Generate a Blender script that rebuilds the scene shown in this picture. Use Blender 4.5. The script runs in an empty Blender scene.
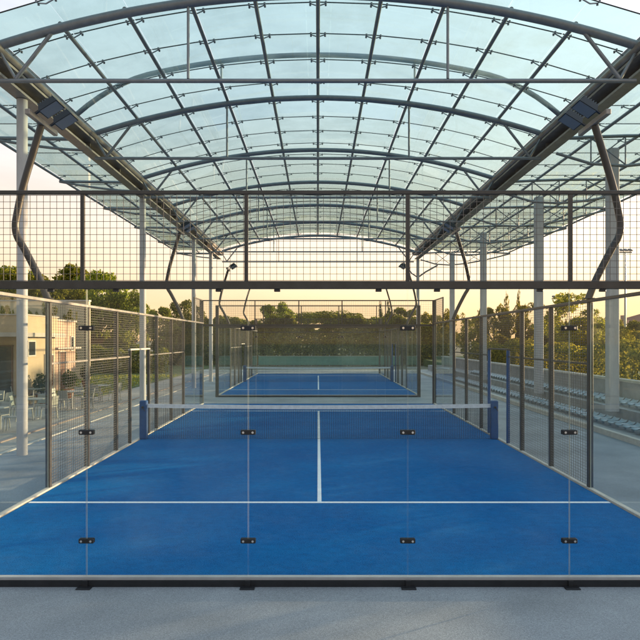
import bpy, math, random
from mathutils import Vector, Matrix, Quaternion
random.seed(7)
S = bpy.context.scene
C = bpy.data.collections.new('scene'); S.collection.children.link(C)

# ------------------------------------------------------------------ camera, world, sun
EYE = 2.78
cam_d = bpy.data.cameras.new('camera'); cam = bpy.data.objects.new('camera', cam_d); C.objects.link(cam)
cam.location = (0, 0, EYE); cam.rotation_euler = (math.radians(90), 0, 0)
cam_d.sensor_width = 36; cam_d.lens = 36.0
cam_d.shift_x = 2/640; cam_d.shift_y = 20/640
cam_d.clip_start = 0.05; cam_d.clip_end = 3000
S.camera = cam

VEIL = 3.75
SUN_EL = math.radians(7.5); SUN_AZ = math.radians(60)      # azimuth from +Y towards +X
W = bpy.data.worlds.new('World'); S.world = W; W.use_nodes = True
wn = W.node_tree.nodes; wl = W.node_tree.links; wn.clear()
wo = wn.new('ShaderNodeOutputWorld'); bg = wn.new('ShaderNodeBackground'); sk = wn.new('ShaderNodeTexSky')
sk.sky_type = 'NISHITA'; sk.sun_disc = False; sk.sun_elevation = SUN_EL; sk.sun_rotation = SUN_AZ
sk.air_density = 1.0; sk.dust_density = 3.0; sk.ozone_density = 1.5; sk.altitude = 50
bg.inputs['Strength'].default_value = 0.15
# thin evening veil: a pale layer that whitens the clear sky, warmer low down and towards the sun
tcw = wn.new('ShaderNodeTexCoord'); nrm = wn.new('ShaderNodeVectorMath'); nrm.operation = 'NORMALIZE'
wl.new(tcw.outputs['Generated'], nrm.inputs[0])
sep = wn.new('ShaderNodeSeparateXYZ'); wl.new(nrm.outputs[0], sep.inputs[0])
rp = wn.new('ShaderNodeValToRGB'); wl.new(sep.outputs['Z'], rp.inputs[0])
e = rp.color_ramp.elements; e[0].position = 0.0; e[0].color = (1.0, 0.60, 0.28, 1); e[1].position = 0.75; e[1].color = (0.50, 0.64, 0.76, 1)
k = e.new(0.12); k.color = (1.0, 0.77, 0.54, 1); k = e.new(0.32); k.color = (0.82, 0.80, 0.84, 1)
dsun = wn.new('ShaderNodeVectorMath'); dsun.operation = 'DOT_PRODUCT'; wl.new(nrm.outputs[0], dsun.inputs[0])
dsun.inputs[1].default_value = (math.sin(SUN_AZ)*math.cos(SUN_EL), math.cos(SUN_AZ)*math.cos(SUN_EL), math.sin(SUN_EL))
ds = wn.new('ShaderNodeMapRange'); ds.inputs[1].default_value = -1; ds.inputs[2].default_value = 1; ds.inputs[3].default_value = VEIL*0.45; ds.inputs[4].default_value = VEIL*1.28
wl.new(dsun.outputs['Value'], ds.inputs[0])
vs_ = wn.new('ShaderNodeVectorMath'); vs_.operation = 'SCALE'; wl.new(rp.outputs[0], vs_.inputs[0]); 
cn = wn.new('ShaderNodeTexNoise'); cn.inputs['Scale'].default_value = 3.0; cn.inputs['Detail'].default_value = 7; cn.inputs['Roughness'].default_value = 0.6
cm = wn.new('ShaderNodeMapping'); cm.inputs['Scale'].default_value = (1, 1, 5); wl.new(nrm.outputs[0], cm.inputs[0]); wl.new(cm.outputs[0], cn.inputs['Vector'])
cr = wn.new('ShaderNodeMapRange'); cr.inputs[1].default_value = 0.35; cr.inputs[2].default_value = 0.7; cr.inputs[3].default_value = 0.92; cr.inputs[4].default_value = 1.10
wl.new(cn.outputs[0], cr.inputs[0]); cx = wn.new('ShaderNodeMath'); cx.operation = 'MULTIPLY'
wl.new(ds.outputs[0], cx.inputs[0]); wl.new(cr.outputs[0], cx.inputs[1]); wl.new(cx.outputs[0], vs_.inputs['Scale'])
mixw = wn.new('ShaderNodeMix'); mixw.data_type = 'RGBA'; mixw.inputs['Factor'].default_value = 0.86
wl.new(sk.outputs[0], mixw.inputs['A']); wl.new(vs_.outputs[0], mixw.inputs['B'])
wl.new(mixw.outputs['Result'], bg.inputs['Color']); wl.new(bg.outputs[0], wo.inputs['Surface'])

sd = bpy.data.lights.new('sun', 'SUN'); sun = bpy.data.objects.new('sun', sd); C.objects.link(sun)
sd.energy = 4.0; sd.angle = math.radians(0.8); sd.color = (1.0, 0.72, 0.42)
dirv = Vector((math.sin(SUN_AZ)*math.cos(SUN_EL), math.cos(SUN_AZ)*math.cos(SUN_EL), math.sin(SUN_EL)))
sun.rotation_euler = dirv.to_track_quat('Z', 'Y').to_euler(); sun.location = (40, 40, 30)

S.render.engine = 'CYCLES'
S.view_settings.view_transform = 'Standard'; S.view_settings.look = 'None'
S.view_settings.exposure = 1.35; S.view_settings.gamma = 1.0
S.view_settings.use_curve_mapping = False
S.cycles.max_bounces = 10; S.cycles.transparent_max_bounces = 40
S.cycles.sample_clamp_indirect = 6

# ------------------------------------------------------------------ materials
MATS = {}
def mat(name, col, rough=0.6, metal=0.0, noise=None, bump=0.0, spec=0.5, scale2=None):
    """noise = (scale, amount[, stretch xyz]) : multiplicative value variation in object space"""
    if name in MATS: return MATS[name]
    m = bpy.data.materials.new(name); m.use_nodes = True; MATS[name] = m
    n = m.node_tree.nodes; l = m.node_tree.links; b = n['Principled BSDF']
    b.inputs['Base Color'].default_value = (*col, 1); b.inputs['Roughness'].default_value = rough
    b.inputs['Metallic'].default_value = metal
    b.inputs['Specular IOR Level'].default_value = spec
    if noise:
        tc = n.new('ShaderNodeTexCoord'); mp = n.new('ShaderNodeMapping')
        l.new(tc.outputs['Object'], mp.inputs[0])
        if len(noise) > 2: mp.inputs['Scale'].default_value = noise[2]
        nz = n.new('ShaderNodeTexNoise'); nz.inputs['Scale'].default_value = noise[0]; nz.inputs['Detail'].default_value = 6
        nz.inputs['Roughness'].default_value = 0.65
        l.new(mp.outputs[0], nz.inputs['Vector'])
        mr = n.new('ShaderNodeMapRange'); mr.inputs[1].default_value = 0.3; mr.inputs[2].default_value = 0.7
        mr.inputs[3].default_value = 1-noise[1]; mr.inputs[4].default_value = 1+noise[1]
        l.new(nz.outputs[0], mr.inputs[0])
        fac = mr.outputs[0]
        if scale2:
            n2 = n.new('ShaderNodeTexNoise'); n2.inputs['Scale'].default_value = scale2[0]; n2.inputs['Detail'].default_value = 3
            l.new(tc.outputs['Object'], n2.inputs['Vector'])
            m2 = n.new('ShaderNodeMapRange'); m2.inputs[1].default_value = 0.3; m2.inputs[2].default_value = 0.7
            m2.inputs[3].default_value = 1-scale2[1]; m2.inputs[4].default_value = 1+scale2[1]
            l.new(n2.outputs[0], m2.inputs[0])
            mu = n.new('ShaderNodeMath'); mu.operation = 'MULTIPLY'
            l.new(fac, mu.inputs[0]); l.new(m2.outputs[0], mu.inputs[1]); fac = mu.outputs[0]
        vm = n.new('ShaderNodeVectorMath'); vm.operation = 'SCALE'; vm.inputs[0].default_value = col
        l.new(fac, vm.inputs['Scale']); l.new(vm.outputs[0], b.inputs['Base Color'])
        r2 = n.new('ShaderNodeMapRange'); r2.inputs[3].default_value = max(0, rough-0.1); r2.inputs[4].default_value = min(1, rough+0.1)
        l.new(nz.outputs[0], r2.inputs[0]); l.new(r2.outputs[0], b.inputs['Roughness'])
        if bump:
            bp = n.new('ShaderNodeBump'); bp.inputs['Strength'].default_value = bump; bp.inputs['Distance'].default_value = 0.01
            l.new(nz.outputs[0], bp.inputs['Height']); l.new(bp.outputs[0], b.inputs['Normal'])
    return m

def glass_mat(name, tint, milky=0.0, milk_col=(0.8, 0.9, 0.9), ior=1.45, dirt=0.0, gloss=1.0):
    m = bpy.data.materials.new(name); m.use_nodes = True; MATS[name] = m
    n = m.node_tree.nodes; l = m.node_tree.links; n.clear()
    o = n.new('ShaderNodeOutputMaterial'); tr = n.new('ShaderNodeBsdfTransparent'); tr.inputs[0].default_value = (*tint, 1)
    gl = n.new('ShaderNodeBsdfGlossy'); gl.inputs['Roughness'].default_value = 0.02; gl.inputs[0].default_value = (gloss, gloss, gloss, 1)
    geo = n.new('ShaderNodeNewGeometry')                    # Schlick reflectance, same on both faces of the pane
    dt = n.new('ShaderNodeVectorMath'); dt.operation = 'DOT_PRODUCT'
    l.new(geo.outputs['Incoming'], dt.inputs[0]); l.new(geo.outputs['Normal'], dt.inputs[1])
    def mth(op, a, c=None, clamp=False):
        q = n.new('ShaderNodeMath'); q.operation = op; q.use_clamp = clamp
        for i, v in enumerate((a, c)):
            if v is None: continue
            if isinstance(v, (int, float)): q.inputs[i].default_value = v
            else: l.new(v, q.inputs[i])
        return q
    om = mth('SUBTRACT', 1.0, mth('ABSOLUTE', dt.outputs['Value']).outputs[0], True)
    f0 = ((ior-1)/(ior+1))**2
    fr = mth('ADD', mth('MULTIPLY', mth('POWER', om.outputs[0], 5.0).outputs[0], 1-f0).outputs[0], f0)
    base = tr.outputs[0]
    if milky or dirt:
        df = n.new('ShaderNodeBsdfDiffuse'); df.inputs[0].default_value = (*milk_col, 1)
        tl = n.new('ShaderNodeBsdfTranslucent'); tl.inputs[0].default_value = (*milk_col, 1)
        mm = n.new('ShaderNodeMixShader'); mm.inputs[0].default_value = 0.6
        l.new(df.outputs[0], mm.inputs[1]); l.new(tl.outputs[0], mm.inputs[2])
        mx = n.new('ShaderNodeMixShader')
        tc = n.new('ShaderNodeTexCoord'); nz = n.new('ShaderNodeTexNoise'); nz.inputs['Scale'].default_value = 1.3; nz.inputs['Detail'].default_value = 5
        l.new(tc.outputs['Object'], nz.inputs['Vector'])
        mr = n.new('ShaderNodeMapRange'); mr.inputs[1].default_value = 0.35; mr.inputs[2].default_value = 0.7
        mr.inputs[3].default_value = milky; mr.inputs[4].default_value = milky+dirt
        l.new(nz.outputs[0], mr.inputs[0]); oi = n.new('ShaderNodeObjectInfo'); rv = n.new('ShaderNodeMapRange'); rv.inputs[3].default_value = 0.4; rv.inputs[4].default_value = 1.7
        l.new(oi.outputs['Random'], rv.inputs[0]); pm = n.new('ShaderNodeMath'); pm.operation = 'MULTIPLY'
        l.new(mr.outputs[0], pm.inputs[0]); l.new(rv.outputs[0], pm.inputs[1]); l.new(pm.outputs[0], mx.inputs[0])
        l.new(base, mx.inputs[1]); l.new(mm.outputs[0], mx.inputs[2]); base = mx.outputs[0]
    m2 = n.new('ShaderNodeMixShader'); l.new(fr.outputs[0], m2.inputs[0]); l.new(base, m2.inputs[1]); l.new(gl.outputs[0], m2.inputs[2])
    l.new(m2.outputs[0], o.inputs[0])
    return m

def leaf_mat(name, dark, light, trans=0.35):
    m = bpy.data.materials.new(name); m.use_nodes = True; MATS[name] = m
    n = m.node_tree.nodes; l = m.node_tree.links; n.clear()
    o = n.new('ShaderNodeOutputMaterial'); g = n.new('ShaderNodeNewGeometry'); oi = n.new('ShaderNodeObjectInfo')
    r = n.new('ShaderNodeValToRGB'); r.color_ramp.elements[0].color = (*dark, 1); r.color_ramp.elements[1].color = (*light, 1)
    r.color_ramp.elements[0].position = 0.1
    l.new(g.outputs['Random Per Island'], r.inputs[0])
    hs = n.new('ShaderNodeHueSaturation'); l.new(r.outputs[0], hs.inputs['Color'])
    mr = n.new('ShaderNodeMapRange'); mr.inputs[3].default_value = 0.7; mr.inputs[4].default_value = 1.3
    l.new(oi.outputs['Random'], mr.inputs[0]); l.new(mr.outputs[0], hs.inputs['Value'])
    mh = n.new('ShaderNodeMapRange'); mh.inputs[3].default_value = 0.485; mh.inputs[4].default_value = 0.515
    l.new(oi.outputs['Random'], mh.inputs[0]); l.new(mh.outputs[0], hs.inputs['Hue'])
    df = n.new('ShaderNodeBsdfDiffuse'); tl = n.new('ShaderNodeBsdfTranslucent')
    l.new(hs.outputs[0], df.inputs[0]); l.new(hs.outputs[0], tl.inputs[0])
    mx = n.new('ShaderNodeMixShader'); mx.inputs[0].default_value = trans
    l.new(df.outputs[0], mx.inputs[1]); l.new(tl.outputs[0], mx.inputs[2]); l.new(mx.outputs[0], o.inputs[0])
    return m

def turf_mat():
    m = bpy.data.materials.new('blue_turf'); m.use_nodes = True
    n = m.node_tree.nodes; l = m.node_tree.links; b = n['Principled BSDF']
    b.inputs['Roughness'].default_value = 0.85; b.inputs['Specular IOR Level'].default_value = 0.04
    tc = n.new('ShaderNodeTexCoord')
    def noise(scale, detail, stretch=(1, 1, 1)):
        mp = n.new('ShaderNodeMapping'); mp.inputs['Scale'].default_value = stretch; l.new(tc.outputs['Object'], mp.inputs[0])
        z = n.new('ShaderNodeTexNoise'); z.inputs['Scale'].default_value = scale; z.inputs['Detail'].default_value = detail
        z.inputs['Roughness'].default_value = 0.6
        l.new(mp.outputs[0], z.inputs['Vector']); return z.outputs[0]
    a = noise(0.5, 6, (1, 1.1, 1)); c = noise(55, 3); s = noise(9, 7, (0.8, 1.0, 1))
    def rng(x, lo, hi):
        r = n.new('ShaderNodeMapRange'); r.inputs[1].default_value = 0.3; r.inputs[2].default_value = 0.7
        r.inputs[3].default_value = lo; r.inputs[4].default_value = hi; l.new(x, r.inputs[0]); return r.outputs[0]
    ra = rng(a, 0.0, 1.0)
    mix = n.new('ShaderNodeMix'); mix.data_type = 'RGBA'
    mix.inputs['A'].default_value = (0.0002, 0.100, 0.31, 1); mix.inputs['B'].default_value = (0.0004, 0.132, 0.37, 1)
    l.new(ra, mix.inputs['Factor'])
    mu = n.new('ShaderNodeMath'); mu.operation = 'MULTIPLY'; l.new(rng(c, 0.72, 1.28), mu.inputs[0]); l.new(rng(s, 0.85, 1.15), mu.inputs[1])
    vm = n.new('ShaderNodeVectorMath'); vm.operation = 'SCALE'; l.new(mix.outputs['Result'], vm.inputs[0]); l.new(mu.outputs[0], vm.inputs['Scale'])
    sand = noise(1.7, 9, (1, 0.8, 1)); sr = n.new('ShaderNodeMapRange'); sr.inputs[1].default_value = 0.52; sr.inputs[2].default_value = 0.78
    sr.inputs[3].default_value = 0.0; sr.inputs[4].default_value = 0.09; l.new(sand, sr.inputs[0])
    sm = n.new('ShaderNodeMath'); sm.operation = 'MULTIPLY'; l.new(sr.outputs[0], sm.inputs[0]); l.new(rng(c, 0.3, 1.7), sm.inputs[1])
    m3 = n.new('ShaderNodeMix'); m3.data_type = 'RGBA'; l.new(sm.outputs[0], m3.inputs['Factor']); l.new(vm.outputs[0], m3.inputs['A'])
    m3.inputs['B'].default_value = (0.16, 0.30, 0.46, 1); l.new(m3.outputs['Result'], b.inputs['Base Color'])
    bp = n.new('ShaderNodeBump'); bp.inputs['Strength'].default_value = 0.5; bp.inputs['Distance'].default_value = 0.01
    l.new(c, bp.inputs['Height']); l.new(bp.outputs[0], b.inputs['Normal'])
    return m

M = dict(
 turf=turf_mat(),
 line=mat('line_white', (0.78, 0.82, 0.85), 0.8, noise=(25, 0.12)),
 concrete=mat('grey_concrete', (0.25, 0.272, 0.295), 0.8, noise=(95, 0.45), bump=0.35, scale2=(0.7, 0.20)),
 pave=mat('beige_paving', (0.33, 0.31, 0.28), 0.8, noise=(8, 0.2), bump=0.2, scale2=(0.5, 0.15)),
 kerb=mat('pale_kerb', (0.52, 0.49, 0.44), 0.8, noise=(5, 0.15)),
 redkerb=mat('terracotta_strip', (0.30, 0.24, 0.21), 0.8, noise=(5, 0.15)),
 bleach=mat('bleacher_concrete', (0.30, 0.30, 0.30), 0.85, noise=(3, 0.2), bump=0.2, scale2=(0.5, 0.15)),
 colm=mat('column_concrete', (0.45, 0.45, 0.46), 0.75, noise=(4, 0.14, (1, 1, 0.3)), bump=0.1),
 steel=mat('grey_painted_steel', (0.215, 0.235, 0.26), 0.4, 0.3, noise=(5, 0.14)),
 beam=mat('weathered_beam_steel', (0.29, 0.265, 0.24), 0.42, 0.3, noise=(3, 0.25), bump=0.1),
 frame=mat('bronze_frame_steel', (0.058, 0.054, 0.050), 0.4, 0.3, noise=(6, 0.2)),
 wire=mat('wire', (0.15, 0.14, 0.13), 0.45, 0.4),
 rail=mat('pale_rail', (0.42, 0.43, 0.44), 0.35, 0.4, noise=(4, 0.12)),
 black=mat('black_metal', (0.02, 0.022, 0.026), 0.35, 0.2, noise=(9, 0.2)),
 bolt=mat('steel_bolt', (0.75, 0.75, 0.75), 0.25, 1.0),
 blue=mat('blue_post_paint', (0.001, 0.06, 0.20), 0.5, noise=(6, 0.15)),
 tape=mat('net_tape_white', (0.72, 0.76, 0.78), 0.7, noise=(9, 0.15)),
 net=mat('net_cord', (0.02, 0.022, 0.03), 0.8),
 glassedge=mat('glass_edge', (0.46, 0.50, 0.44), 0.3),
 seat=mat('pale_blue_plastic', (0.25, 0.34, 0.41), 0.45, noise=(5, 0.12)),
 lampglass=mat('lamp_glass', (0.22, 0.24, 0.26), 0.3, 0.2),
 ochre=mat('ochre_render', (0.46, 0.355, 0.23), 0.85, noise=(1.2, 0.12), bump=0.1),
 pink=mat('pink_render', (0.50, 0.34, 0.25), 0.85, noise=(1.2, 0.12), bump=0.1),
 cream=mat('cream_render', (0.58, 0.50, 0.36), 0.85, noise=(1.0, 0.12)),
 slab=mat('roof_slab', (0.42, 0.38, 0.33), 0.8, noise=(3, 0.12)),
 window=mat('dark_window', (0.03, 0.035, 0.04), 0.1),
 door=mat('brown_door', (0.13, 0.06, 0.035), 0.5, noise=(6, 0.2)),
 white=mat('white_furniture', (0.28, 0.29, 0.26), 0.5, noise=(4, 0.1)),
 bark=mat('bark', (0.11, 0.08, 0.055), 0.9, noise=(8, 0.3), bump=0.5),
 grass=mat('grass', (0.07, 0.105, 0.025), 0.95, noise=(6, 0.35), bump=0.5, scale2=(0.4, 0.25)),
 ground=mat('dry_ground', (0.16, 0.15, 0.10), 0.95, noise=(2, 0.3), scale2=(0.08, 0.25)),
 tile=mat('roof_tile', (0.30, 0.13, 0.08), 0.8, noise=(5, 0.2)),
 teal=mat('green_windscreen', (0.10, 0.24, 0.20), 0.8, noise=(2, 0.15)),
 pot=mat('terracotta', (0.30, 0.13, 0.07), 0.8, noise=(6, 0.15)),
 seal=mat('dark_seal', (0.02, 0.025, 0.025), 0.6),
)
M['wallglass'] = glass_mat('wall_glass', (0.965, 0.985, 0.978), milky=0.002, dirt=0.012, milk_col=(0.45, 0.60, 0.62), ior=1.28, gloss=0.8)
M['roofglass'] = glass_mat('roof_glass', (0.84, 0.955, 0.935), milky=0.05, dirt=0.10, milk_col=(0.72, 0.84, 0.80), gloss=0.8)
M['leafA'] = leaf_mat('leaf_olive', (0.08, 0.105, 0.014), (0.36, 0.36, 0.05), 0.5)
M['leafB'] = leaf_mat('leaf_yellow_green', (0.10, 0.105, 0.012), (0.46, 0.38, 0.05), 0.55)
M['leafC'] = leaf_mat('leaf_dark', (0.03, 0.045, 0.014), (0.10, 0.125, 0.035), 0.35)

# ------------------------------------------------------------------ helpers
class MB:
    def __init__(s): s.v = []; s.f = []; s.mi = []; s.sm = []
    def add(s, vs, fs, mi=0, smooth=False):
        o = len(s.v); s.v += [tuple(v) for v in vs]; s.f += [tuple(i+o for i in f) for f in fs]
        s.mi += [mi]*len(fs); s.sm += [smooth]*len(fs)
    def box(s, x0, x1, y0, y1, z0, z1, mi=0):
        s.add([(x0,y0,z0),(x1,y0,z0),(x1,y1,z0),(x0,y1,z0),(x0,y0,z1),(x1,y0,z1),(x1,y1,z1),(x0,y1,z1)],
              [(0,3,2,1),(4,5,6,7),(0,1,5,4),(1,2,6,5),(2,3,7,6),(3,0,4,7)], mi)
    def bbox(s, x0, x1, y0, y1, z0, z1, b=0.01, mi=0):
        """box with chamfered vertical and top edges"""
        def ring(i, z): return [(x0+i+b,y0+i,z),(x1-i-b,y0+i,z),(x1-i,y0+i+b,z),(x1-i,y1-i-b,z),(x1-i-b,y1-i,z),(x0+i+b,y1-i,z),(x0+i,y1-i-b,z),(x0+i,y0+i+b,z)]
        rs = [ring(b, z0), ring(0, z0+b), ring(0, z1-b), ring(b, z1)]
        vs = sum(rs, []); fs = [tuple(range(7, -1, -1)), tuple(range(24, 32))]
        for k in range(3):
            for j in range(8): fs.append((k*8+j, k*8+(j+1) % 8, (k+1)*8+(j+1) % 8, (k+1)*8+j))
        s.add(vs, fs, mi)
    def bar(s, p, q, w, h=None, mi=0):
        """rectangular bar from p to q, w across, h thick"""
        p = Vector(p); q = Vector(q); h = h or w; d = (q-p).normalized()
        u = Vector((0,0,1)) if abs(d.z) < 0.95 else Vector((0,1,0))
        a = d.cross(u).normalized()*w/2; b = a.cross(d).normalized()*h/2
        vs = [p-a-b, p+a-b, p+a+b, p-a+b, q-a-b, q+a-b, q+a+b, q-a+b]
        s.add(vs, [(0,3,2,1),(4,5,6,7),(0,1,5,4),(1,2,6,5),(2,3,7,6),(3,0,4,7)], mi)
    def tube(s, pts, r, n=10, mi=0, closed_ends=True):
        pts = [Vector(p) for p in pts]; k = len(pts); rs = r if isinstance(r, (list, tuple)) else [r]*k
        vs = []; prev = None
        for i, p in enumerate(pts):
            d = (pts[min(i+1, k-1)]-pts[max(i-1, 0)]).normalized()
            if prev is None:
                u = Vector((0,0,1)) if abs(d.z) < 0.9 else Vector((0,1,0))
                a = d.cross(u).normalized()
            else: a = (prev-d*prev.dot(d)).normalized()
            prev = a; b = d.cross(a)
            vs += [p+(a*math.cos(t)+b*math.sin(t))*rs[i] for t in [2*math.pi*j/n for j in range(n)]]
        fs = []
        for i in range(k-1):
            for j in range(n): fs.append((i*n+j, i*n+(j+1) % n, (i+1)*n+(j+1) % n, (i+1)*n+j))
        s.add(vs, fs, mi, True)
        if closed_ends: s.add(vs[:n], [tuple(range(n-1, -1, -1))], mi); s.add(vs[-n:], [tuple(range(n))], mi)
    def build(s, name, mats, parent=None, loc=None):
        me = bpy.data.meshes.new(name); me.from_pydata(s.v, [], s.f)
        for m in (mats if isinstance(mats, (list, tuple)) else [mats]): me.materials.append(m)
        me.polygons.foreach_set('material_index', s.mi); me.polygons.foreach_set('use_smooth', s.sm)
        me.update()
        o = bpy.data.objects.new(name, me); C.objects.link(o)
        if parent: o.parent = parent
        if loc: o.location = loc
        return o
def part(name, m, parent, fn, *a, **k):
    b = MB(); getattr(b, fn)(*a, **k); return b.build(name, m, parent)
def tag(o, label, cat, group=None, kind=None):
    if label: o['label'] = label
    if cat: o['category'] = cat
    if group: o['group'] = group
    if kind: o['kind'] = kind
    return o
def thing(name, label, cat, loc=(0,0,0), group=None, rz=0):
    o = bpy.data.objects.new(name, None); C.objects.link(o); o.location = loc; o.rotation_euler = (0,0,rz)
    o.empty_display_size = 0.2
    return tag(o, label, cat, group)
def struct(name, b, m, loc=None):
    o = b.build(name, m, None, loc); o['kind'] = 'structure'; return o
def copy_tree(o, parent=None):
    c = o.copy(); C.objects.link(c); c.parent = parent
    for ch in list(o.children): copy_tree(ch, c)
    return c

# ------------------------------------------------------------------ ground
GZ = -0.10
b = MB(); b.box(-900, 900, -400, 1500, GZ-0.6, GZ-0.012); struct('ground', b, M['ground'])
b = MB(); b.box(-7.95, 8.7, -30, 60, GZ-0.2, GZ); struct('pavement', b, M['concrete'])
b = MB(); b.box(-11.0, -8.06, -10, 60, GZ-0.2, GZ); b.box(-22, -11.0, -10, 32.5, GZ-0.2, GZ-0.002); struct('terrace_paving', b, M['pave'])
b = MB(); b.box(-8.06, -7.95, -10, 60, GZ-0.2, GZ+0.02); struct('kerb', b, M['kerb'])
b = MB(); b.box(-8.98, -8.86, -10, 60, GZ-0.1, GZ+0.035); struct('paving_strip', b, M['redkerb'])
b = MB(); b.box(-60, -11.2, 32.6, 75, GZ-0.2, GZ+0.03); struct('lawn', b, M['grass'])
b = MB(); b.box(11.8, 120, -10, 90, GZ-0.2, 0.6); struct('grass_bank', b, M['grass'])
b = MB(); b.box(-14, 11.8, 60.0, 62, GZ-0.2, GZ+0.01); struct('path', b, M['kerb'])
# grass tufts on lawn edge
b = MB()
for i in range(9000):
    x = random.uniform(-24, -11.3); y = random.uniform(32.7, 52); h = random.uniform(0.05, 0.16); a = random.uniform(0, 6.28)
    dx, dy = math.cos(a)*0.03, math.sin(a)*0.03
    b.add([(x-dx, y-dy, GZ+0.02), (x+dx, y+dy, GZ+0.02), (x+random.uniform(-.04,.04), y, GZ+0.03+h)], [(0,1,2)])
tag(b.build('grass', M['leafA']), 'short green grass of the lawn beyond the terrace', 'grass', kind='stuff')

# ------------------------------------------------------------------ padel court
GLT = 3.42; TOP = 4.53; SIDE = 3.53
JX = [-2.71, -0.818, 1.05, 2.944]
def wire_grid(b, axis, a0, a1, c, z0, z1, step, r, hstep=None):
    hs = hstep or step
    n = max(1, round((a1-a0)/step))
    for i in range(n+1):
        a = a0+(a1-a0)*i/n
        if axis == 'x': b.box(a-r, a+r, c-r, c+r, z0, z1)
        else: b.box(c-r, c+r, a-r, a+r, z0, z1)
    m = max(1, round((z1-z0)/hs))
    for i in range(m+1):
        z = z0+(z1-z0)*i/m
        if axis == 'x': b.box(a0, a1, c-3.0*r, c-1.02*r, z-r, z+r)
        else: b.box(c-3.0*r, c-1.02*r, a0, a1, z-r, z+r)

def clamp(parent, x, y, z, axis='x', s=-1):
    b = MB()
    b.bbox(x-0.088, x+0.088, y+s*0.019-0.010, y+s*0.019+0.010, z-0.028, z+0.028, 0.006, 0)
    b.bbox(x-0.088, x+0.088, y-s*0.019-0.010, y-s*0.019+0.010, z-0.028, z+0.028, 0.006, 0)
    for dx in (-0.055, 0.055):
        b.tube([(x+dx, y+s*0.0285, z), (x+dx, y+s*0.038, z)], 0.014, 8, 1)
    return b.build('clamp', [M['black'], M['bolt']], parent)

def end_wall(y, near, cname, where):
    t = thing('glass_wall', '%s glass end wall of the %s court, topped by welded mesh' % (where, cname), 'glass wall', (0, y, 0), 'glass end walls of the padel courts')
    xs = [-5.03] + JX + [5.08]
    s = -1
    for i in range(5):
        b = MB(); x0, x1 = xs[i]+0.006, xs[i+1]-0.006
        b.box(x0, x1, -0.006, 0.006, 0.014, 3.375)
        o = b.build('glass_panel', [M['wallglass'], M['glassedge']], t)
        for k in (3, 5): o.data.polygons[k].material_index = 1
        # top clips
        for fx in (0.18, 0.82) if near else ():
            cx = x0+(x1-x0)*fx
            b = MB(); b.bbox(cx-0.036, cx+0.036, -0.02, 0.02, 3.345, 3.3745, 0.004); b.build('top_clip', M['black'], t)
    b = MB(); b.box(-5.09, 5.14, -0.04, 0.05, GZ, -0.024); b.build('base_rail', M['black'], t)
    b = MB(); b.box(-5.09, 5.14, -0.03, 0.04, -0.022, 0.012); b.build('glass_channel', M['rail'], t)
    for x in JX:
        for z in (0.43, 1.70, 2.92) if near else (2.92,):
            clamp(t, x, 0, z)
        b = MB(); b.bbox(x-0.085, x+0.085, -0.135, -0.042, GZ, GZ+0.014, 0.004); b.box(x-0.03, x+0.03, -0.060, -0.042, GZ+0.0135, GZ+0.08)
        b.build('foot_plate', M['black'], t)
    b = MB(); b.bbox(-5.09, 5.14, -0.03, 0.03, 3.377, 3.47, 0.006); b.build('crossbeam', M['frame'], t)
    b = MB(); b.bbox(-5.09, 5.14, -0.022, 0.022, TOP-0.045, TOP, 0.005); b.build('top_rail', M['frame'], t)
    for x in (-5.06, -2.757, -0.84, 1.05, 2.956, 5.11):
        b = MB(); w = 0.022 if abs(x) < 4 else 0.03
        b.box(x-w, x+w, -0.02, 0.02, 3.472, TOP-0.047); b.build('mesh_post', M['frame'], t)
    b = MB(); wire_grid(b, 'x', -5.03, 5.08, 0.024, 3.48, TOP-0.05, 0.0785, 0.0026); b.build('wire_mesh', M['wire'], t)
    for x in (-5.09, 5.09):
        b = MB(); b.bbox(x-0.08, x+0.08, -0.06, 0.06, GZ, TOP, 0.008) if not near else b.bbox(x-0.05, x+0.05, 0.06, 0.16, GZ, TOP, 0.008)
        b.build('corner_post', M['frame'], t)
    return t

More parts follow.
